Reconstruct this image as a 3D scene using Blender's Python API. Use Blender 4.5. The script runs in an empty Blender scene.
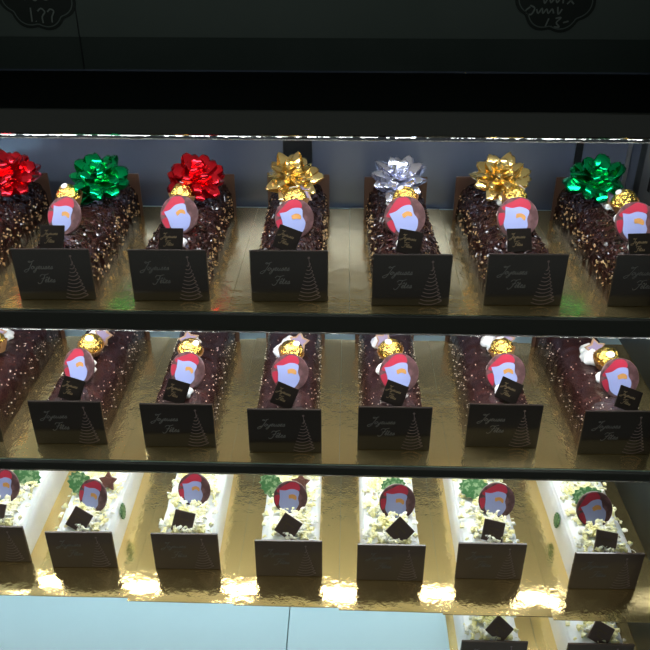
import bpy, math, random
from mathutils import Vector, Matrix, Euler, noise
R = math.radians
PI = math.pi
S = bpy.context.scene
C = S.collection
CAMZ = 1.60

# ------------------------------------------------------------------ materials
def mat(name, col, rough=.5, metal=0., spec=.5, coat=0., bump=None, bump_d=.002, var=None, trans=0., emit=None, ior=1.45, sss=0., aniso=None):
    m = bpy.data.materials.new(name); m.use_nodes = True
    nt = m.node_tree; b = nt.nodes['Principled BSDF']
    b.inputs['Base Color'].default_value = (*col, 1)
    b.inputs['Roughness'].default_value = rough
    b.inputs['Metallic'].default_value = metal
    b.inputs['Specular IOR Level'].default_value = spec
    b.inputs['Coat Weight'].default_value = coat
    b.inputs['Coat Roughness'].default_value = .12
    b.inputs['Transmission Weight'].default_value = trans
    b.inputs['IOR'].default_value = ior
    if sss:
        b.inputs['Subsurface Weight'].default_value = sss
        b.inputs['Subsurface Radius'].default_value = (.01, .008, .006)
        b.inputs['Subsurface Scale'].default_value = .5
    if emit:
        b.inputs['Emission Color'].default_value = (*emit[0], 1)
        b.inputs['Emission Strength'].default_value = emit[1]
    tc = nt.nodes.new('ShaderNodeTexCoord')
    if var:                                    # (scale, second colour, lo, hi)
        n = nt.nodes.new('ShaderNodeTexNoise'); n.inputs['Scale'].default_value = var[0]; n.inputs['Detail'].default_value = 6
        r = nt.nodes.new('ShaderNodeValToRGB')
        r.color_ramp.elements[0].position = var[2]; r.color_ramp.elements[1].position = var[3]
        r.color_ramp.elements[0].color = (*col, 1); r.color_ramp.elements[1].color = (*var[1], 1)
        nt.links.new(tc.outputs['Object'], n.inputs['Vector']); nt.links.new(n.outputs['Fac'], r.inputs['Fac'])
        nt.links.new(r.outputs['Color'], b.inputs['Base Color'])
    if bump:
        prev = None
        for sc, st in bump:
            n = nt.nodes.new('ShaderNodeTexNoise'); n.inputs['Scale'].default_value = sc; n.inputs['Detail'].default_value = 4
            bn = nt.nodes.new('ShaderNodeBump'); bn.inputs['Strength'].default_value = st; bn.inputs['Distance'].default_value = bump_d
            nt.links.new(tc.outputs['Object'], n.inputs['Vector']); nt.links.new(n.outputs['Fac'], bn.inputs['Height'])
            if prev: nt.links.new(prev.outputs['Normal'], bn.inputs['Normal'])
            prev = bn
        nt.links.new(prev.outputs['Normal'], b.inputs['Normal'])
    return m

M = {}
M['glaze_rough'] = mat('chocolate flake glaze', (.020, .006, .005), .16, spec=.55, bump=[(90, .6)], bump_d=.004, var=(90, (.050, .016, .011), .45, .78))
M['flake'] = mat('shiny chocolate flakes', (.024, .008, .006), .20, spec=.7, coat=.4, var=(60, (.050, .018, .012), .4, .7))
M['glaze'] = mat('chocolate glaze', (.026, .008, .007), .22, spec=.5, coat=.2, bump=[(110, .45), (500, .3)], bump_d=.003, var=(60, (.052, .016, .013), .4, .75))
M['nut'] = mat('nut crumb', (.46, .29, .13), .45, var=(300, (.66, .48, .26), .35, .65))
M['nut_pale'] = mat('pale sugar and nut crumb', (.80, .66, .46), .5, var=(300, (.95, .90, .80), .35, .65))
M['plaque'] = mat('dark chocolate plaque', (.026, .018, .014), .22, coat=.5, bump=[(25, .15)], bump_d=.002)
M['plaque_lit'] = mat('lit chocolate plaque', (.110, .074, .056), .26, coat=.4, bump=[(25, .2)], bump_d=.002)  # same chocolate, reflected light on the white logs' plaques put into a paler colour
M['back_plaque'] = mat('chocolate end plate', (.095, .050, .034), .42)
M['silver_ink'] = mat('silver grey print', (.22, .21, .20), .5)
M['tree_ink'] = mat('dusty rose print', (.27, .19, .18), .5)
M['gold_ink'] = mat('gold print', (.13, .09, .04), .5)
M['tag'] = mat('chocolate tag', (.010, .007, .005), .5, spec=.12)
M['tag_brown'] = mat('brown chocolate tag', (.105, .066, .052), .4)
M['cream'] = mat('whipped cream', (.88, .87, .84), .45, sss=.2, bump=[(150, .3)], bump_d=.001)
M['cream_side'] = mat('white butter cream', (.86, .88, .87), .4, sss=.2, bump=[(60, .5), (200, .3)], bump_d=.002)
M['shaving'] = mat('white chocolate shavings', (.93, .87, .42), .45, sss=.1, var=(55, (.94, .93, .80), .42, .58))
M['disc'] = mat('milk chocolate disc', (.075, .034, .034), .35, var=(120, (.15, .075, .075), .45, .65))
M['print_red'] = mat('red print', (.40, .024, .050), .4)
M['print_lilac'] = mat('lilac white print', (.29, .33, .58), .45)
M['print_tan'] = mat('tan print', (.55, .26, .07), .45)
M['foil'] = mat('gold foil', (.95, .66, .16), .22, metal=1, bump=[(140, .9), (400, .4)], bump_d=.004)
M['paper_cup'] = mat('brown paper cup', (.26, .13, .05), .6)
M['sticker'] = mat('white oval seal', (.85, .84, .80), .5)
M['biscuit'] = mat('pale biscuit', (.27, .14, .07), .6, var=(90, (.40, .24, .13), .4, .6))
M['icing'] = mat('lilac icing', (.24, .18, .29), .5)
M['green_leaf'] = mat('green chocolate leaf', (.05, .16, .05), .45, var=(230, (.26, .38, .20), .50, .60))
M['brown_piece'] = mat('milk chocolate piece', (.13, .055, .04), .4)
M['board'] = mat('gold cake board', (.95, .73, .34), .10, metal=.90, bump=[(11, .45), (50, .28), (280, .08)], bump_d=.0032)
M['board_edge'] = mat('board edge', (.40, .30, .15), .6)
M['rail'] = mat('black glossy rail', (.026, .027, .022), .16, spec=.45, bump=[(4, .1)])
M['lip'] = mat('clear acrylic edge', (.26, .26, .24), .04, trans=1., bump=[(22, .6)], bump_d=.004)
M['shelf'] = mat('pale laminate', (.48, .66, .69), .35)
M['shelf_under'] = mat('white shelf underside', (.85, .85, .83), .4)
M['shelf_unlit'] = mat('unlit dark shelf', (.006, .009, .008), .6, spec=.15)  # lack of light on the top shelf painted in as near-black colour
M['deck'] = mat('pale blue deck', (.43, .61, .65), .35, var=(6, (.45, .63, .67), .4, .6))
M['wall_glass'] = mat('dark blue glass', (.25, .30, .43), .22, metal=.55, coat=.3, var=(3.5, (.19, .225, .32), .35, .65))
M['wall_side'] = mat('dark grey side panel', (.035, .042, .040), .35)
M['wall_upper'] = mat('grey green panel', (.115, .14, .127), .6, spec=.2, var=(5, (.10, .125, .112), .35, .7))
M['wall_band'] = mat('dark grey band', (.050, .064, .058), .55, spec=.2, var=(9, (.04, .054, .048), .35, .7))
M['stile'] = mat('black door stile', (.010, .012, .014), .35)
M['metal_strip'] = mat('dark slotted steel', (.20, .21, .22), .4, metal=.2)
M['steel_trim'] = mat('bright trim', (.45, .47, .5), .3, metal=.8)
M['slot'] = mat('slot hole', (.004, .004, .004), .8)
M['cabinet'] = mat('black cabinet', (.02, .022, .022), .4)
M['floor'] = mat('grey tile', (.20, .20, .19), .5, var=(4, (.24, .24, .23), .4, .6))
M['led'] = mat('led diffuser', (.9, .9, .9), .5, emit=((.90, .96, 1.0), 28.0))
M['led_mid'] = mat('medium led diffuser', (.9, .9, .9), .5, emit=((.90, .96, 1.0), 20.0))
M['led_low'] = mat('dimmer led diffuser', (.9, .9, .9), .5, emit=((.90, .96, 1.0), 10.3))
M['led_body'] = mat('led housing', (.5, .5, .5), .4, metal=.7)
M['sticker_black'] = mat('black badge', (.012, .018, .014), .5)
M['chalk'] = mat('chalk white', (.22, .25, .23), .7)
M['chalk_line'] = mat('badge outline', (.13, .16, .145), .7)
BOWC = {'red': (.90, .022, .04), 'green': (.0, .52, .16), 'gold': (.98, .76, .32), 'silver': (.82, .84, .98)}
for k, c in BOWC.items():
    M['bow_' + k] = mat(k + ' metallic ribbon', c, .19, metal=.9)

# ------------------------------------------------------------------ mesh helpers
class MB:
    def __init__(s): s.v = []; s.f = []; s.m = []; s.sm = []
    def add(s, vs, fs, mi=0, smooth=False, T=None):
        o = len(s.v)
        for p in vs:
            p = Vector(p)
            s.v.append(tuple(T @ p) if T is not None else tuple(p))
        for f in fs:
            s.f.append([o + i for i in f]); s.m.append(mi); s.sm.append(smooth)
    def box(s, x0, x1, y0, y1, z0, z1, mi=0, T=None):
        v = [(x, y, z) for x in (x0, x1) for y in (y0, y1) for z in (z0, z1)]
        s.add(v, [(0, 1, 3, 2), (4, 6, 7, 5), (0, 4, 5, 1), (2, 3, 7, 6), (0, 2, 6, 4), (1, 5, 7, 3)], mi, False, T)
    def bbox(s, x0, x1, y0, y1, z0, z1, b=.001, mi=0, T=None):
        """box with chamfered edges"""
        vs = []
        for x, sx in ((x0, 1), (x1, -1)):
            for y, sy in ((y0, 1), (y1, -1)):
                for z, sz in ((z0, 1), (z1, -1)):
                    vs += [(x, y + sy * b, z + sz * b), (x + sx * b, y, z + sz * b), (x + sx * b, y + sy * b, z)]
        import bmesh
        bm = bmesh.new()
        for p in vs: bm.verts.new(p)
        r = bmesh.ops.convex_hull(bm, input=bm.verts)
        bm.verts.index_update()
        s.add([p.co.copy() for p in bm.verts], [[q.index for q in f.verts] for f in bm.faces], mi, False, T)
        bm.free()
    def grid(s, rows, mi=0, smooth=True, close=False, T=None, flip=False):
        n = len(rows[0]); vs = [p for r in rows for p in r]; fs = []
        for i in range(len(rows) - 1):
            for j in range(n if close else n - 1):
                k = (j + 1) % n
                q = (i * n + j, i * n + k, (i + 1) * n + k, (i + 1) * n + j)
                fs.append(q[::-1] if flip else q)
        s.add(vs, fs, mi, smooth, T)
    def lathe(s, prof, n=24, mi=0, smooth=True, T=None, fl=None):
        rows = []
        for r, z in prof:
            rows.append([(r * (1 + (fl(a, z) if fl else 0)) * math.cos(a), r * (1 + (fl(a, z) if fl else 0)) * math.sin(a), z) for a in [2 * PI * k / n for k in range(n)]])
        s.grid(rows, mi, smooth, True, T)
    def prism(s, pts, z0, z1, mi=0, T=None):
        n = len(pts)
        v = [(x, y, z0) for x, y in pts] + [(x, y, z1) for x, y in pts]
        f = [tuple(range(n))[::-1], tuple(range(n, 2 * n))] + [(i, (i + 1) % n, n + (i + 1) % n, n + i) for i in range(n)]
        s.add(v, f, mi, False, T)
    def mesh(s, name, mats):
        me = bpy.data.meshes.new(name)
        me.from_pydata(s.v, [], s.f)
        for m in mats: me.materials.append(m)
        me.polygons.foreach_set('material_index', s.m)
        me.polygons.foreach_set('use_smooth', s.sm)
        me.update()
        return me

def link(name, me, parent=None, T=None, **props):
    o = bpy.data.objects.new(name, me); C.objects.link(o)
    if parent is not None: o.parent = parent
    if T is not None: o.matrix_local = T
    for k, v in props.items(): o[k] = v
    return o

def T3(loc=(0, 0, 0), rot=(0, 0, 0), sc=1.):
    return Matrix.Translation(loc) @ Euler(rot, 'XYZ').to_matrix().to_4x4() @ Matrix.Scale(sc, 4)

def smooth_path(pts, k=5):
    out = []; P = [pts[0]] + list(pts) + [pts[-1]]
    for i in range(1, len(P) - 2):
        p0, p1, p2, p3 = P[i - 1], P[i], P[i + 1], P[i + 2]
        for j in range(k):
            t = j / k
            out.append(tuple(.5 * (2 * b + (c - a) * t + (2 * a - 5 * b + 4 * c - d) * t * t + (3 * b - a - 3 * c + d) * t ** 3) for a, b, c, d in zip(p0, p1, p2, p3)))
    out.append(tuple(pts[-1]))
    return out

def stroke(mb, pts, w, mi=0, T=None, raw=False):
    """flat pen stroke in the x-y plane, z is its lift"""
    p = pts if raw else smooth_path(pts)
    a, b = [], []
    for i in range(len(p)):
        q0 = p[max(0, i - 1)]; q1 = p[min(len(p) - 1, i + 1)]
        dx, dy = q1[0] - q0[0], q1[1] - q0[1]; L = math.hypot(dx, dy) or 1
        nx, ny = -dy / L * w / 2, dx / L * w / 2
        a.append((p[i][0] + nx, p[i][1] + ny, 0)); b.append((p[i][0] - nx, p[i][1] - ny, 0))
    mb.grid([b, a], mi, False, False, T)

# cursive pen letters: list of strokes, advance
LET = {
 'J': ([[(.9, 2.25), (.45, 2.6), (.15, 2.3), (.6, 2.15), (1.5, 2.6), (1.85, 2.75)], [(1.4, 2.5), (1.0, 1.0), (.45, -.6), (-.25, -1.0), (-.6, -.6), (-.1, -.2), (.9, .2)]], 1.25),
 'F': ([[(-.3, 1.9), (.1, 2.5), (1.0, 2.4), (2.1, 2.75)], [(1.15, 2.4), (.8, 1), (.4, -.2), (-.25, -.5), (-.65, 0)], [(.25, 1.15), (1.35, 1.35)]], 1.35),
 'o': ([[(0, .2), (.25, .85), (.65, .9), (.75, .4), (.45, 0), (.15, .25), (.3, .85), (.7, .8), (1.0, .7)]], 1.0),
 'y': ([[(0, .8), (.2, .1), (.5, .1), (.8, .9), (.55, -.5), (.1, -1.1), (-.1, -.7), (.5, -.1), (1.0, .3)]], 1.0),
 'e': ([[(0, .3), (.5, .6), (.55, .95), (.25, .9), (.15, .3), (.4, 0), (.85, .3)]], .85),
 'u': ([[(0, .3), (.2, .9), (.15, .2), (.4, 0), (.7, .4), (.8, .9), (.75, .2), (.95, .05), (1.15, .3)]], 1.15),
 's': ([[(0, .1), (.4, .95), (.55, .4), (.35, 0), (.05, .1), (.5, .05), (.8, .3)]], .8),
 't': ([[(0, .2), (.3, 1.8), (.2, .2), (.4, 0), (.7, .3)], [(-.05, 1.2), (.65, 1.25)]], .7),
 'ê': ([[(0, .3), (.5, .6), (.55, .95), (.25, .9), (.15, .3), (.4, 0), (.85, .3)], [(.2, 1.35), (.5, 1.75), (.7, 1.35)]], .85),
}
def write(mb, text, x, y, u, w, T=None, mi=0):
    for ch in text:
        st, adv = LET[ch]
        for s_ in st:
            stroke(mb, [((px + .32 * py) * u + x, py * u + y) for px, py in s_], w, mi, T)
        x += adv * u
    return x

# ------------------------------------------------------------------ shared cake meshes
W, H, L = .100, .0725, .300            # end plate width, height, cake length
def face_T(y):                          # x-y drawing -> cake front face (x right, z up)
    return Matrix(((1, 0, 0, 0), (0, 0, -1, y), (0, 1, 0, 0), (0, 0, 0, 1)))

def plaque_mesh(m, name):
    mb = MB(); mb.bbox(-W / 2, W / 2, 0, .004, 0, H, .0008)
    return mb.mesh(name, [m])
def lettering_mesh(m):
    mb = MB(); T = face_T(-.0002)
    write(mb, 'Joyeuses', -.0335, H * .62, .0044, .0008, T)
    write(mb, 'Fêtes', -.0195, H * .36, .0044, .0008, T)
    return mb.mesh('lettering', [m])
def tree_mesh(m):
    mb = MB(); T = face_T(-.0002); cx = .0255
    mb.add([(cx + .0016 * math.cos(a), H * .87 + .0016 * math.sin(a), 0) for a in [2 * PI * i / 10 for i in range(10)]], [tuple(range(10))], 0, False, T)
    stroke(mb, [(cx, H * .85), (cx + .0006, H * .76), (cx, H * .70)], .0007, 0, T)
    n = 10
    for i in range(n):
        t = i / (n - 1); hw = .0018 + .0128 * t; z = H * (.72 - .64 * t); d = .0015 + .002 * t
        stroke(mb, [(cx - hw, z - .001), (cx - hw * .4, z - d), (cx + hw * .3, z - d * .8), (cx + hw, z + .0022), (cx + hw * .7, z + .004)], .0010, 0, T)
    return mb.mesh('tree_motif', [m])

def log_pt(th, y, hw, ht, p):
    c, s_ = math.cos(th), math.sin(th)
    return Vector((hw * math.copysign(abs(c) ** p, c), y, ht * abs(s_) ** p))
def log_mesh(kind, seed, length):
    mb = MB(); rows = []
    hw, ht, p = {'rough': (.0455, .064, .62), 'plain': (.0445, .0635, .60), 'white': (.044, .064, .34)}[kind]
    ny = 150 if kind == 'rough' else 110; nt = 46
    y0, y1 = .0038, length - .0038
    off = Vector((seed * 7.3, seed * 3.1, seed * 5.7))
    for j in range(ny + 1):
        y = y0 + (y1 - y0) * j / ny
        row = []
        for i in range(nt + 1):
            th = PI * i / nt
            q = log_pt(th, y, hw, ht, p)
            n = Vector((q.x / hw ** 2, 0, q.z / ht ** 2 + 1e-6)).normalized()
            if kind == 'rough':
                d = .0036 * noise.turbulence(q * 60 + off, 2, True) - .0014 + .0022 * noise.noise(q * 150 + off)
            elif kind == 'plain':
                d = .0016 * noise.noise(q * 55 + off) + .0008 * noise.noise(q * 210 + off)
            else:
                d = .0012 * noise.noise(q * 40 + off) + (.0007 * math.sin(q.z * 900 + 2 * noise.noise(q * 20 + off)) if abs(q.x) > .03 else .0012 * noise.noise(q * 120 + off))
            if th < .02 or th > PI - .02: d = 0
            q = q + n * d
            q.z = max(q.z, 0)
            row.append(tuple(q))
        rows.append(row)
    mb.grid(rows, 0, True)
    for r, fl in ((rows[0], False), (rows[-1], True)):
        f = tuple(range(len(r))); mb.add(r, [f[::-1] if fl else f], 0)
    mb.grid([[(-hw, y0, 0), (hw, y0, 0)], [(-hw, y1, 0), (hw, y1, 0)]], 0, False, flip=True)
    return mb.mesh('log', [M[{'rough': 'glaze_rough', 'plain': 'glaze', 'white': 'cream_side'}[kind]]])

def crumbs_mesh(kind, seed, length):
    rnd = random.Random(seed); mb = MB()
    hw, ht, p = (.0455, .064, .62) if kind == 'rough' else (.0445, .0635, .60)
    n = 270 if kind == 'rough' else 230
    for k in range(n):
        y = rnd.uniform(.006, length - .008)
        if kind == 'rough':
            th = rnd.choice((rnd.uniform(.02, .7), PI - rnd.uniform(.02, .7), rnd.choice((rnd.uniform(.02, .5), rnd.uniform(.3, PI - .3)))))
            r = rnd.uniform(.0010, .0026)
            if .6 < th < PI - .6: r *= .45
        else:
            th = rnd.choice((rnd.uniform(.02, .5), PI - rnd.uniform(.02, .5), rnd.uniform(.5, PI - .5), rnd.uniform(.5, PI - .5)))
            r = rnd.uniform(.0005, .0013)
        q = log_pt(th, y, hw + .0008, ht + .0010, p); q.z = max(q.z, .001)
        T = Matrix.Translation(q) @ Euler((rnd.uniform(0, 6), rnd.uniform(0, 6), rnd.uniform(0, 6))).to_matrix().to_4x4()
        a, b, c = r * rnd.uniform(.7, 1.6), r, r * rnd.uniform(.4, .9)
        mb.add([(a, 0, 0), (-a, 0, 0), (0, b, 0), (0, -b, 0), (0, 0, c), (0, 0, -c)], [(0, 2, 4), (2, 1, 4), (1, 3, 4), (3, 0, 4), (2, 0, 5), (1, 2, 5), (3, 1, 5), (0, 3, 5)], 0, False, T)
    return mb.mesh('nut_crumbs', [M['nut' if kind == 'rough' else 'nut_pale']])

def flakes_mesh(seed, length):
    rnd = random.Random(seed); mb = MB()
    for k in range(620):
        th = rnd.uniform(.12, PI - .12); y = rnd.uniform(.008, length - .010)
        q = log_pt(th, y, .0458, .0645, .62)
        n = Vector((q.x / .0458 ** 2, 0, q.z / .0645 ** 2 + 1e-6)).normalized()
        B = n.to_track_quat('Z', 'Y').to_matrix().to_4x4()
        T = Matrix.Translation(q + n * rnd.uniform(.0, .0016)) @ B @ Euler((rnd.gauss(0, .38), rnd.gauss(0, .38), rnd.uniform(0, 6.3))).to_matrix().to_4x4()
        a = rnd.uniform(.0018, .0048); b = rnd.uniform(.0007, .0018); c = rnd.uniform(.0, .0012)
        top = [[(-a + 2 * a * i / 3, s_ * b, c * (1 - ((i - 1.5) / 1.5) ** 2) + .0004) for s_ in (1, -1)] for i in range(4)]
        bot = [[(p[0], p[1], p[2] - .0008) for p in r] for r in top]
        mb.grid(top, 0, False, T=T, flip=True); mb.grid(bot, 0, False, T=T)
        mb.grid([[r[0] for r in bot] + [r[1] for r in bot[::-1]], [r[0] for r in top] + [r[1] for r in top[::-1]]], 0, False, True, T=T)
    return mb.mesh('chocolate_flakes', [M['flake']])
def shavings_mesh(seed, length):
    rnd = random.Random(seed); mb = MB()
    for k in range(620):
        y = rnd.uniform(.010, length - .01); x = max(-.039, min(.039, rnd.gauss(.002, .0175)))
        z = .0660 + rnd.uniform(0, .006) * (1 - abs(x) / .05)
        a = rnd.uniform(.0022, .0060); r = rnd.uniform(.0015, .0034); cv = rnd.uniform(.0, .0022)
        T = Matrix.Translation((x, y, z)) @ Euler((rnd.gauss(0, .5), rnd.gauss(0, .5), rnd.uniform(0, 6.3))).to_matrix().to_4x4()
        rows = []
        for q in range(6):
            u = -1 + 2 * q / 5; rr = r * rnd.uniform(.5, 1.1)
            rows.append([(a * u, rr * 1.5 * math.cos(w_), cv * (1 - u * u) + rr * .7 * math.sin(w_)) for w_ in [2 * PI * g / 6 for g in range(6)]])
        mb.grid(rows, 0, False, True, T=T, flip=True)
        mb.add(rows[0], [tuple(range(6))], 0, False, T); mb.add(rows[-1], [tuple(range(6))[::-1]], 0, False, T)
    return mb.mesh('white_chocolate_shavings', [M['shaving']])

def rosette_mesh():
    mb = MB()
    prof = [(.0001, -.003), (.011, -.003), (.0135, .001), (.0125, .005), (.009, .009), (.0045, .0135), (.0012, .0165), (.0001, .0170)]
    mb.lathe(prof, 36, 0, True, fl=lambda a, z: .13 * math.cos(6 * a + z * 220))
    return mb.mesh('cream_rosette', [M['cream']])
def disc_mesh():
    mb = MB(); r = .0235
    mb.lathe([(.0001, -.0015), (r - .0006, -.0015), (r, -.0008), (r, .0008), (r - .0006, .0015), (.0001, .0015)], 48, 0, False)
    return mb.mesh('decor_disc', [M['disc']])
def print_mesh(v):
    """plain patches of colour printed on the disc (x right, y up, z towards viewer)"""
    mb = MB(); rnd = random.Random(v + 40); r = .0222
    def blob(c, rx, ry, mi, z, rot=0, wob=.12, n=26, cl=True):
        ph = rnd.uniform(0, 6); pts = []
        for i in range(n):
            a = 2 * PI * i / n; k = 1 + wob * math.sin(3 * a + ph) + wob * .5 * math.sin(5 * a + ph * 2)
            x, y = rx * k * math.cos(a), ry * k * math.sin(a)
            x, y = x * math.cos(rot) - y * math.sin(rot) + c[0], x * math.sin(rot) + y * math.cos(rot) + c[1]
            d = math.hypot(x, y)
            if d > r: x, y = x * r / d, y * r / d
            pts.append((x, y, z))
        mb.add(pts, [tuple(range(n))], mi)
    def poly(pts, mi, z):
        q = []
        for x, y in smooth_path(pts + [pts[0]], 4)[:-1]:
            x *= r; y *= r; d = math.hypot(x, y)
            if d > r: x, y = x * r / d, y * r / d
            q.append((x, y, z))
        mb.add(q, [tuple(range(len(q)))], mi)
    j_ = lambda a: a + rnd.uniform(-.05, .05)
    poly([(-.62, .60), (-.2, .98), (.25, .95), (j_(.42), .62), (.1, .42), (-.35, j_(.30)), (-.75, .1), (-.95, .2)], 0, .0017)
    poly([(-.98, -.15), (-.70, -.05), (-.60, j_(-.5)), (-.72, -.72), (-.92, -.42)], 0, .0018)
    poly([(-.80, .28), (-.45, .34), (j_(-.05), .55), (.40, .52), (.46, .1), (.62, j_(-.30)), (.42, -.78), (-.05, -.95), (-.52, -.66), (j_(-.66), -.15)], 1, .0020)
    poly([(-.16, .14), (.10, .26), (.34, .18), (.36, -.04), (.12, j_(.02)), (-.08, -.06)], 2, .0022)
    return mb.mesh('printed_patches', [M['print_red'], M['print_lilac'], M['print_tan']])
def tag_mesh(m):
    mb = MB(); s_ = .0155; mb.bbox(-s_, s_, -s_, s_, -.0014, .0014, .0005)
    return mb.mesh('chocolate_tag', [m])
def tag_text_mesh(m):
    mb = MB(); T = Matrix.Translation((0, 0, .0016))
    write(mb, 'Joyeuses', -.0115, .0025, .00245, .0006, T)
    write(mb, 'Fêtes', -.0075, -.0075, .00245, .0006, T)
    return mb.mesh('lettering', [m])
def truffle_mesh(seed):
    import bmesh
    bm = bmesh.new(); bmesh.ops.create_icosphere(bm, subdivisions=4, radius=.0172)
    for v in bm.verts:
        n = v.co.normalized()
        v.co += n * (.0016 * noise.noise(v.co * 190 + Vector((seed, 0, 0))) + .0009 * noise.noise(v.co * 420 + Vector((0, seed, 0))))
    bm.verts.index_update()
    mb = MB(); mb.add([v.co.copy() for v in bm.verts], [[q.index for q in f.verts] for f in bm.faces], 0, False)
    bm.free()
    return mb.mesh('foil_truffle', [M['foil']])
def cup_mesh():
    mb = MB(); prof = [(.012, -.0165), (.0150, -.010), (.0195, .0005), (.0188, .0005), (.0143, -.010), (.0113, -.0158), (.0001, -.0158)]
    mb.lathe(prof, 96, 0, False, fl=lambda a, z: .045 * math.cos(24 * a))
    return mb.mesh('paper_cup', [M['paper_cup']])
def seal_mesh():
    mb = MB(); pts = [(.0062 * math.cos(2 * PI * i / 20), .0044 * math.sin(2 * PI * i / 20)) for i in range(20)]
    mb.prism(pts, 0, .0006)
    return mb.mesh('oval_seal', [M['sticker']])
def star_pts(n, r0, r1, ph=PI / 2):
    return [((r0 if i % 2 == 0 else r1) * math.cos(ph + PI * i / n), (r0 if i % 2 == 0 else r1) * math.sin(ph + PI * i / n)) for i in range(2 * n)]
def biscuit_mesh():
    mb = MB(); mb.prism(star_pts(5, .0165, .0095), -.002, .002); return mb.mesh('star_biscuit', [M['biscuit']])
def icing_mesh():
    mb = MB(); mb.prism(star_pts(5, .0125, .007), .0019, .0030); return mb.mesh('icing', [M['icing']])
def leaf_mesh():
    mb = MB(); pts = []
    for i in range(28):
        a = 2 * PI * i / 28; k = 1 + (.10 if i % 2 else -.06)
        pts.append((.019 * k * math.cos(a), .0125 * k * math.sin(a)))
    mb.prism(pts, -.0014, .0014); return mb.mesh('green_leaf', [M['green_leaf']])
def figure_mesh():
    mb = MB(); mb.prism(star_pts(5, .016, .009, .4), -.002, .002); mb.prism(star_pts(5, .009, .006, .8), .0019, .0034)
    return mb.mesh('chocolate_star', [M['brown_piece']])

def bow_mesh(colour, seed, wide):
    rnd = random.Random(seed); mb = MB()
    tiers = [(9, -4, .041, 0.), (8, 22, .041, .3), (6, 46, .039, .1), (3, 70, .034, .5)]
    for cnt, el, ln, ph in tiers:
        for k in range(cnt):
            az = 2 * PI * (k + ph + rnd.uniform(-.2, .2)) / cnt; e = R(el + rnd.uniform(-8, 8)); l = ln * rnd.uniform(.90, 1.08)
            w = .0200 if wide else .0180; hgt = l * (.34 if wide else .27)
            u = Vector((math.cos(az) * math.cos(e), math.sin(az) * math.cos(e), math.sin(e)))
            t = Vector((-math.sin(az), math.cos(az), 0)); v = u.cross(t) * -1
            tw = rnd.uniform(-.5, .5); t, v = t * math.cos(tw) + v * math.sin(tw), v * math.cos(tw) - t * math.sin(tw)
            path = [(.04, 0, .30), (.30, -.30, .75), (.65, -.36, 1.0), (.90, -.14, .62 if wide else .42), (1.0, 0, .34 if wide else .06), (.92, .20, .62 if wide else .42), (.65, .50, 1.0), (.32, .42, .8), (.05, .08, .3)]
            rows = []
            for a, b, ww in path:
                c = u * (a * l) + v * (b * hgt)
                rows.append([tuple(c - t * (ww * w / 2)), tuple(c + v * (.0022 * ww * (1 if b >= 0 else -1))), tuple(c + t * (ww * w / 2))])
            mb.grid(rows, 0, True)
    mb.lathe([(.0001, -.004), (.014, -.004), (.014, .002), (.0001, .004)], 20, 0, False)
    return mb.mesh('gift_bow', [M['bow_' + colour]])

# shared data
D = dict(
    front_d=plaque_mesh(M['plaque'], 'front_plaque'), front_b=plaque_mesh(M['plaque_lit'], 'front_plaque'), back=plaque_mesh(M['back_plaque'], 'back_plaque'),
    let=lettering_mesh(M['silver_ink']), tree=tree_mesh(M['tree_ink']),
    ros=rosette_mesh(), disc=disc_mesh(), prints=[print_mesh(i) for i in range(3)],
    tag_d=tag_mesh(M['tag']), tag_b=tag_mesh(M['tag_brown']), tagtext=tag_text_mesh(M['gold_ink']),
    truffle=[truffle_mesh(3), truffle_mesh(11)], cup=cup_mesh(), seal=seal_mesh(), bis=biscuit_mesh(), icing=icing_mesh(), leaf=leaf_mesh(), fig=figure_mesh())
LEN = {0: .300, 1: .288, 2: .300, 3: .300}
LOGS = {0: [log_mesh('rough', s, LEN[0]) for s in (1, 2, 3)], 1: [log_mesh('plain', s, LEN[1]) for s in (4, 5)], 2: [log_mesh('white', s, LEN[2]) for s in (6, 7)]}
CRUMB = {0: [crumbs_mesh('rough', s, LEN[0]) for s in (1, 2, 3)], 1: [crumbs_mesh('plain', s, LEN[1]) for s in (4, 5)]}
FLAKES = [flakes_mesh(s, LEN[0]) for s in (31, 32, 33)]
SHAV = [shavings_mesh(s, LEN[2]) for s in (8, 9)]
LOGS[3] = LOGS[2]

# ------------------------------------------------------------------ the setting
ZR = [CAMZ - .4693, CAMZ - .6778, CAMZ - .9040, CAMZ - 1.0575]      # board tops, row by row
XL, XR, YB = -.82, .478, 1.235
def struct(name, mb, mats, parent=None):
    return link(name, mb.mesh(name, mats), parent, None, **({} if parent else {'kind': 'structure'}))

mb = MB(); mb.box(-2.2, 2.2, -1.5, 2.2, -.02, 0); struct('floor', mb, [M['floor']])
mb = MB(); mb.box(XL, XR, YB, YB + .02, .42, CAMZ - .2465); mb.box(XL, XR, YB + .001, YB + .02, CAMZ - .2465, CAMZ - .198, 1); mb.box(XL, XR, YB, YB + .02, CAMZ - .198, CAMZ + .32, 2)
wb = struct('wall_back', mb, [M['wall_glass'], M['wall_band'], M['wall_upper']])
mb = MB(); mb.box(XR, XR + .02, .70, YB + .02, .42, CAMZ + .32); struct('wall_right', mb, [M['wall_side']])
mb = MB(); mb.box(XL - .02, XL, .70, YB + .02, .42, CAMZ + .32); struct('wall_left', mb, [M['wall_side']])
mb = MB(); mb.box(XL - .02, XR + .02, .78, YB + .02, CAMZ + .32, CAMZ + .34); struct('ceiling', mb, [M['wall_side']])
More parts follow.
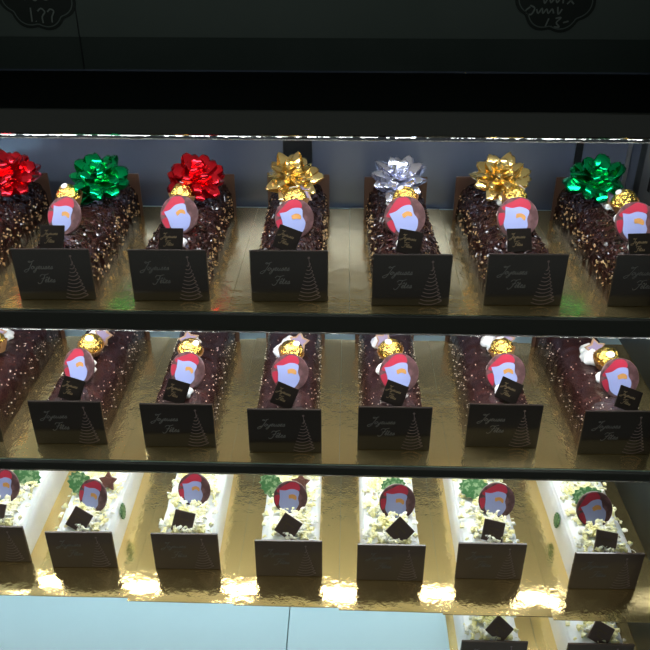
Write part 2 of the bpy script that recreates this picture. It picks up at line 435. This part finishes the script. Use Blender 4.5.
# stiles of the sliding rear doors
for n_, x0, x1 in ((1, -.106, -.058), (2, .372, .384)):
    mb = MB(); mb.bbox(x0, x1, YB - .004, YB - .0002, CAMZ - .468, CAMZ - .262, .001); struct('trim_%d' % n_, mb, [M['stile']])
mb = MB(); mb.bbox(XR - .022, XR - .016, YB - .006, YB - .0002, CAMZ - .468, CAMZ - .262, .001); struct('trim_3', mb, [M['steel_trim']])
mb = MB(); mb.box(-.418, -.4165, YB - .0012, YB - .0002, CAMZ - .246, CAMZ + .3); struct('trim_4', mb, [M['stile']])
# cabinet plinth and deck
mb = MB(); mb.box(XL - .02, XR + .02, .70, YB + .02, 0.001, .42); struct('trim_5', mb, [M['cabinet']])
zd = ZR[3] - .0020
for nm, x0, x1, lab in (('deck_panel', XL + .001, -.0868, 'pale blue bottom deck panel of the case, left of the seam'), ('deck_panel', -.0852, XR - .001, 'pale blue bottom deck panel under the two lowest cakes')):
    mb = MB(); mb.bbox(x0, x1, .70, YB - .001, .4205, zd, .0008)
    link(nm, mb.mesh('deck_panel', [M['deck']]), None, None, label=lab, category='display case floor', kind='structure')

def shelf(zt, y0, rail, thick=.008, top='shelf', lip=None, label=''):
    mb = MB(); mb.box(XL + .001, XR - .001, y0 + .0062, YB - .0062, zt - thick, zt, 0); mb.box(XL + .001, XR - .001, y0 + .0062, YB - .0062, zt - thick - .001, zt - thick - .0001, 1)
    s_ = link('shelf', mb.mesh('shelf', [M[top], M['shelf_under']]), None, None, label=label, category='shelf', group='shelves of the display case')
    if rail:
        mb = MB(); mb.bbox(XL + .001, XR - .001, y0, y0 + .006, rail[0], rail[1], .0012); link('front_rail', mb.mesh('front_rail', [M['rail']]), s_)
    if lip:
        mb = MB(); mb.bbox(XL + .001, XR - .001, y0 + .0005, y0 + .0055, lip[0], lip[1], .0008); link('clear_edge', mb.mesh('clear_edge', [M['lip']]), s_)
    return s_
shelf(CAMZ - .248, .899, (CAMZ - .2545, CAMZ - .2255), top='shelf_unlit', lip=(CAMZ - .2608, CAMZ - .2546), label='dark unlit top shelf with black front rail above the bows')
shelf(ZR[0] - .0020, .846, (CAMZ - .4945, CAMZ - .4698), lip=(CAMZ - .4972, CAMZ - .4948), label='black railed shelf holding the dark logs with bows')
shelf(ZR[1] - .0020, .799, (CAMZ - .6922, CAMZ - .6783), lip=(CAMZ - .6948, CAMZ - .6925), label='black railed shelf holding the dark logs without bows')
shelf(ZR[2] - .0020, .802, None, label='shelf without rail holding the row of white logs')

def led(y, z, label, m='led'):
    mb = MB(); mb.box(XL + .02, XR - .02, y - .012, y + .012, z - .006, z, 0)
    o = link('led_strip', mb.mesh('led_strip', [M['led_body']]), None, None, label=label, category='light', group='light strips under the shelves')
    mb = MB(); mb.box(XL + .022, XR - .022, y - .010, y + .010, z - .0085, z - .0061, 0)
    link('diffuser', mb.mesh('diffuser', [M[m]]), o)
led(.945, CAMZ - .2572, 'white light strip under the dark top shelf')
led(.900, ZR[0] - .0112, 'white light strip under the shelf of logs with bows')
led(.932, ZR[1] - .0112, 'white light strip above the row of white logs', 'led_mid')
led(.880, ZR[2] - .0112, 'white light strip above the pale blue deck', 'led_low')

# slotted upright on the right wall
mb = MB(); mb.bbox(XR - .004, XR - .0003, 1.10, 1.20, CAMZ - .468, CAMZ - .262, .0006)
for k in range(5):
    mb.box(XR - .0043, XR - .004, 1.155, 1.166, CAMZ - .455 + k * .042, CAMZ - .433 + k * .042, 1)
link('shelf_upright', mb.mesh('shelf_upright', [M['metal_strip'], M['slot']]), None, None, label='dark slotted steel upright on the right wall of the case', category='bracket')

# chalk badges on the grey green panel
def badge(x, z, r, lab, marks, seed):
    rnd = random.Random(seed)
    root = link('badge', None, None, T3((x, YB - .0002, z)), label=lab, category='sign', group='scalloped badges at the top')
    T = Matrix(((1, 0, 0, 0), (0, 0, -1, 0), (0, 1, 0, 0), (0, 0, 0, 1)))
    def sc(rr, n=96): return [(rr * (1 + .11 * abs(math.sin(4 * a + .4)) - .05) * math.cos(a), rr * .95 * (1 + .11 * abs(math.sin(4 * a + .4)) - .05) * math.sin(a)) for a in [2 * PI * i / n for i in range(n)]]
    mb = MB(); mb.prism(sc(r), 0.0001, .0012, 0, T); link('face', mb.mesh('face', [M['sticker_black']]), root)
    mb = MB(); p = sc(r * .91); p.append(p[0]); stroke(mb, p, .0017, 0, T @ Matrix.Translation((0, 0, .0014)), raw=True); link('outline', mb.mesh('outline', [M['chalk_line']]), root)
    mb = MB()
    for st in marks: stroke(mb, [(a * .001, b * .001) for a, b in st], .0022, 0, T @ Matrix.Translation((0, 0, .0014)))
    link('chalk_marks', mb.mesh('chalk_marks', [M['chalk']]), root)
badge(-.4727, CAMZ - .1310, .0585, 'scalloped black chalk badge at upper left of grey panel',
      [[(-13, -25), (-14, -45)], [(-8, -44), (-7, -45)], [(-3, -30), (3, -26), (8, -31), (3, -38), (3, -47)], [(12, -31), (17, -27), (22, -30), (18, -38), (17, -46)], [(-20, -14), (-12, -8), (-4, -15), (4, -8), (12, -14), (22, -9)]], 1)
badge(.3078, CAMZ - .1300, .0595, 'scalloped black chalk badge at upper right of grey panel',
      [[(-8, -38), (-12, -50)], [(-4, -49), (-3, -50)], [(2, -38), (10, -37), (4, -44), (9, -50), (1, -50)], [(14, -44), (22, -42)],
       [(-38, -22), (-44, -28), (-36, -33), (-31, -24), (-38, -20)], [(-28, -25), (-25, -31), (-20, -24), (-18, -31), (-13, -25), (-10, -31), (-5, -25), (-2, -31)], [(3, -22), (5, -32), (10, -25)],
       [(-20, -8), (-17, -17), (-12, -8), (-8, -16), (-2, -9), (1, -16), (8, -7), (10, -17)], [(16, -8), (26, -18)], [(26, -8), (16, -18)]], 2)

# ------------------------------------------------------------------ cakes
# row: list of (x, y, turn in degrees, disc (dx, y), tag (dx, y, clockwise degrees), truffle (dx, y))
CAKES = {
 0: [(-.5280, .8760, 1.0, (0, .083), (0, .026, 5), (.005, .168)),
     (-.3771, .8774, 1.6, (-.003, .084), (-.004, .029, 0), (-.020, .160)),
     (-.2273, .8791, .7, (.001, .090), (.002, .022, 0), (-.009, .168)),
     (-.0725, .8816, 1.1, (.004, .078), (-.003, .027, 20), (.002, .150)),
     (.0841, .8742, 1.2, (-.003, .096), (-.002, .029, 10), (.003, .168)),
     (.2295, .8798, 1.1, (.003, .092), (-.006, .034, -2), (.015, .170)),
     (.3896, .8821, 1.3, (-.004, .076), (-.015, .020, -2), (.008, .156))],
 1: [(-.5300, .8400, 1.0, (0, .070), (0, .025, 10), (.003, .130)),
     (-.3812, .8380, 1.0, (.003, .070), (.005, .024, 15), (.003, .130)),
     (-.2273, .8362, .6, (.006, .066), (-.003, .024, 15), (.000, .122)),
     (-.0796, .8284, .8, (.004, .072), (-.001, .026, 22), (.003, .129)),
     (.0699, .8380, .4, (.008, .066), (.000, .026, 20), (-.001, .127)),
     (.2205, .8488, -.5, (.007, .060), (.007, .027, 24), (.012, .124)),
     (.3735, .8379, 1.0, (.012, .062), (.013, .022, 20), (.011, .114))],
 2: [(-.5294, .8280, 1.0, (-.002, .078), (0, .025, 8), None),
     (-.3928, .8206, 1.4, (.007, .066), (-.003, .022, 28), None),
     (-.2344, .8219, .8, (.003, .084), (-.004, .022, 12), None),
     (-.0784, .8127, .6, (-.001, .080), (-.001, .023, 32), None),
     (.0733, .8090, .2, (.012, .079), (.013, .023, 45), None),
     (.2217, .8162, .3, (.017, .079), (.003, .022, 12), None),
     (.3877, .8022, .8, (-.003, .078), (-.002, .019, 10), None)],
 3: [(.2335, .7680, .5, (.006, .080), (.009, .018, 42), None),
     (.3930, .7680, .8, (.002, .080), (.003, .017, 28), None)],
}
LABELS = {
 0: ['dark chocolate log cut by the photo edge, under the leftmost red bow',
     'dark chocolate log on bow shelf under the left green bow',
     'dark chocolate log on bow shelf under the second red bow',
     'dark chocolate log on bow shelf under the left gold bow',
     'dark chocolate log on bow shelf under the silver bow',
     'dark chocolate log on bow shelf under the right gold bow',
     'dark chocolate log on bow shelf under the right green bow'],
 1: ['glazed chocolate log on shelf without bows, cut by the left photo edge',
     'glazed chocolate log without bow, first from left with its plaque in view',
     'glazed chocolate log without bow, second from left with its plaque in view',
     'glazed chocolate log without bow, third from left with its plaque in view',
     'glazed chocolate log without bow, fourth from left with its plaque in view',
     'glazed chocolate log without bow, second from the right end of its shelf',
     'glazed chocolate log without bow, at the right end by the dark wall'],
 2: ['white cream log cut by the left photo edge',
     'white cream log with chocolate star behind disc, leftmost whose plaque is whole',
     'white cream log without leaf, second from left with its plaque whole',
     'white cream log with brown star behind disc, third from left with its plaque whole',
     'white cream log whose chocolate tag stands on its corner, under shelf middle',
     'white cream log with green leaf at left, second from right on its shelf',
     'white cream log at right end of its shelf beside the dark wall'],
 3: ['white cream log on the blue deck with tag standing on its corner',
     'white cream log on the blue deck nearest the right wall'],
}
GROUP = {0: 'dark chocolate logs with bows', 1: 'glazed chocolate logs without bows', 2: 'white cream logs on the third shelf', 3: 'white cream logs on the bottom deck'}

def make_cake(row, i):
    x, y, turn, disc, tag, tr = CAKES[row][i]
    ln = LEN[row]
    rnd = random.Random(row * 50 + i)
    white = row >= 2
    root = link('yule_log_cake', None, None, T3((x, y, ZR[row] + .0002), (0, 0, R(turn))), label=LABELS[row][i], category='cake', group=GROUP[row])
    lg = LOGS[row]; link('log', lg[i % len(lg)], root)
    f = link('front_plaque', D['front_b' if white else 'front_d'], root)
    link('lettering', D['let'], f); link('tree_motif', D['tree'], f)
    link('back_plaque', D['back'], root, T3((0, ln - .004, 0)))
    if white: link('white_chocolate_shavings', SHAV[i % 2], root, kind='stuff')
    else:
        if row == 0: link('chocolate_flakes', FLAKES[i % 3], root, kind='stuff')
        cr = CRUMB[row]; link('nut_crumbs', cr[i % len(cr)], root, kind='stuff')
    # whipped cream dabs along the spine
    ys = [tag[1] + .012, disc[1] + .014]
    if tr: ys += [tr[1] - .028, tr[1] + .026, tr[1] + .048]
    for k, yy in enumerate(ys):
        dx = (tag[0] if k == 0 else disc[0] if k == 1 else tr[0]) + rnd.uniform(-.006, .006) + (-.008 if k >= 2 else 0)
        link('cream_rosette', D['ros'], root, T3((dx, yy, .0665), (0, 0, rnd.uniform(0, 6)), rnd.uniform(.85, 1.1)))
    # printed disc, leaning back
    d = link('decor_disc', D['disc'], root, T3((disc[0], disc[1], .0850), (R(62), 0, R(-turn + {0: -20, 1: -20, 2: -10}.get(i, 2) + rnd.uniform(-5, 5))), 1.19 if i > 3 else 1.12))
    link('printed_patches', D['prints'][(row * 3 + i) % 3], d, T3((0, 0, 0), (0, 0, R(rnd.uniform(-22, 14)))))
    # little square tag
    tg = link('chocolate_tag', D['tag_b' if white else 'tag_d'], root, Matrix.Translation((tag[0], tag[1], .0770 if tag[2] < 30 else .0790)) @ Euler((R(54), 0, R(-turn))).to_matrix().to_4x4() @ Euler((0, 0, R(-tag[2]))).to_matrix().to_4x4())
    link('lettering', D['tagtext'], tg)
    if tr:
        t = link('foil_truffle', D['truffle'][i % 2], root, T3((tr[0], tr[1] + .001, .0845), (R(15), R(rnd.uniform(-8, 8)), rnd.uniform(0, 6))))
        link('paper_cup', D['cup'], t)
        a = rnd.uniform(-.5, .5)
        sl = Matrix.Rotation(a, 4, 'Z') @ Matrix.Rotation(rnd.uniform(0, .5), 4, 'X') @ Matrix.Translation((0, 0, .0176))
        link('oval_seal', D['seal'], t, sl)
        b = link('star_biscuit', D['bis'], root, T3((tr[0] + (.010 if i % 2 else -.008), tr[1] + .030, .0830), (R(58), R(rnd.uniform(-15, 15)), R(rnd.uniform(-25, 25)))))
        link('icing', D['icing'], b)
    else:
        if i in (0, 1, 3, 5, 6) or row == 3:
            sx = {0: .022, 1: -.026, 3: -.030, 5: -.028, 6: .0}.get(i, 0)
            link('green_leaf', D['leaf'], root, T3((disc[0] + sx * 1.05, disc[1] + .030, .0820), (R(50), R(10 if i == 5 else 55 if sx else 0), 0), 1.25))
        if i == 4: link('green_leaf', D['leaf'], root, T3((disc[0] - .004, disc[1] + .040, .0815), (R(58), 0, R(8))))
        if i == 6 and row == 2: link('green_leaf', D['leaf'], root, T3((-.0462, .105, .036), (R(90), R(70), R(90)), .8))
        if i == 1: link('green_leaf', D['leaf'], root, T3((.0462, .075, .045), (R(90), R(75), R(90)), .8))
        if i in (1, 3): link('chocolate_star', D['fig'], root, T3((disc[0] + .014, disc[1] + .036, .0830), (R(58), 0, R(-12))))
    return root
for row in CAKES:
    for i in range(len(CAKES[row])): make_cake(row, i)

# ------------------------------------------------------------------ gold cake boards
BL = {0: 'gold board under the dark log with ', 1: 0}
BOWN = ['the leftmost red bow', 'the left green bow', 'the second red bow', 'the left gold bow', 'the silver bow', 'the right gold bow', 'the right green bow']
ORD = ['cut by the left photo edge', 'first from left with its plaque in view', 'second from left with its plaque in view', 'third from left with its plaque in view', 'fourth from left with its plaque in view', 'second from right', 'beside the dark right wall']
def board(x0, x1, y0, y1, z, droop, label, group, seed):
    rnd = random.Random(seed); rows = []; n = 40; m = 12
    ph = rnd.uniform(0, 6)
    def pt(i, j, dz):
        u, v = i / m, j / n; yy = y0 + (y1 - y0) * v; dist = yy - y0
        zz = z - dz
        if droop and dist < .055: zz -= droop * ((.055 - dist) / .055) ** 2 * (1 + .25 * math.sin(u * 5 + ph))
        return (x0 + (x1 - x0) * u, yy + (droop * .15 * math.sin(u * 6 + ph) * (1 - v)), zz)
    top = [[pt(i, j, 0) for i in range(m + 1)] for j in range(n + 1)]
    bot = [[pt(i, j, .0013) for i in range(m + 1)] for j in range(n + 1)]
    mb = MB(); mb.grid(top, 0, True); mb.grid(bot, 1, True, flip=True)
    def rim(r): return r[0] + [q[-1] for q in r[1:-1]] + r[-1][::-1] + [q[0] for q in r[1:-1]][::-1]
    mb.grid([rim(bot), rim(top)], 0, False, True)
    link('cake_board', mb.mesh('cake_board', [M['board'], M['board_edge']]), None, None, label=label, category='cake board', group=group)
YF = {0: (.8535, 1.2205), 1: (.8065, 1.135), 2: (.762, 1.11)}
for row in (0, 1, 2):
    xs = [c[0] for c in CAKES[row]]
    ed = [xs[0] - .075] + [(a + b) / 2 for a, b in zip(xs, xs[1:])] + [XR - .0006]
    rnd = random.Random(70 + row)
    for i in range(7):
        y0 = YF[row][0]
        if row == 2: y0 = .7700 - .0220 * i / 6 + rnd.uniform(-.002, .002)
        lab = ('gold foil board under the log with ' + BOWN[i]) if row == 0 else ('gold foil board under the glazed log ' + ORD[i]) if row == 1 else ('gold foil board under the white log ' + ORD[i])
        board(ed[i] + .00012, ed[i + 1] - .00012, y0, YF[row][1] + rnd.uniform(-.002, .002), ZR[row], .003 if row == 2 else 0, lab, ('gold boards on the bow shelf', 'gold boards on the second cake shelf', 'gold boards under the white logs')[row], row * 10 + i)
board(.176, .3165, .745, 1.10, ZR[3], 0, 'gold foil board on the blue deck, its left edge on the blue', 'gold boards on the blue deck', 91)
board(.3170, .4770, .745, 1.10, ZR[3], 0, 'gold foil board on the blue deck beside the right wall', 'gold boards on the blue deck', 92)

# ------------------------------------------------------------------ gift bows
BOWS = [(-.5035, 1.0818, 'red', 1, 'shiny red gift bow cut by the left photo edge'),
        (-.3661, 1.0677, 'green', 1, 'shiny green gift bow second from left on the top row'),
        (-.2212, 1.0721, 'red', 1, 'shiny red gift bow between the green and gold bows'),
        (-.0794, 1.0809, 'gold', 0, 'shiny gold gift bow left of the silver bow'),
        (.0773, 1.0766, 'silver', 0, 'shiny silver gift bow, the only silver one'),
        (.2271, 1.0920, 'gold', 0, 'shiny gold gift bow right of the silver bow'),
        (.3663, 1.0853, 'green', 1, 'shiny green gift bow near the slotted right wall')]
for i, (x, y, col, wide, lab) in enumerate(BOWS):
    link('gift_bow', bow_mesh(col, 20 + i, wide), None, T3((x, y + .006, ZR[0] + .096), (R(24), 0, 0), 1.08), label=lab, category='bow', group='gift bows on the top row of logs')

# ------------------------------------------------------------------ world, camera, view
w = bpy.data.worlds.new('World'); S.world = w; w.use_nodes = True
w.node_tree.nodes['Background'].inputs[0].default_value = (.90, 1.0, .94, 1)
w.node_tree.nodes['Background'].inputs[1].default_value = .21
cam = bpy.data.cameras.new('Camera'); co = bpy.data.objects.new('Camera', cam); C.objects.link(co)
cam.sensor_width = 36; cam.lens = 762.45 / 650 * 36; cam.clip_start = .01
co.location = (0, 0, CAMZ); co.rotation_euler = (R(90 - 29.726), 0, R(1.714))
S.camera = co
S.view_settings.view_transform = 'Standard'; S.view_settings.look = 'None'
S.view_settings.exposure = 0.15; S.view_settings.gamma = 1; S.view_settings.use_curve_mapping = False
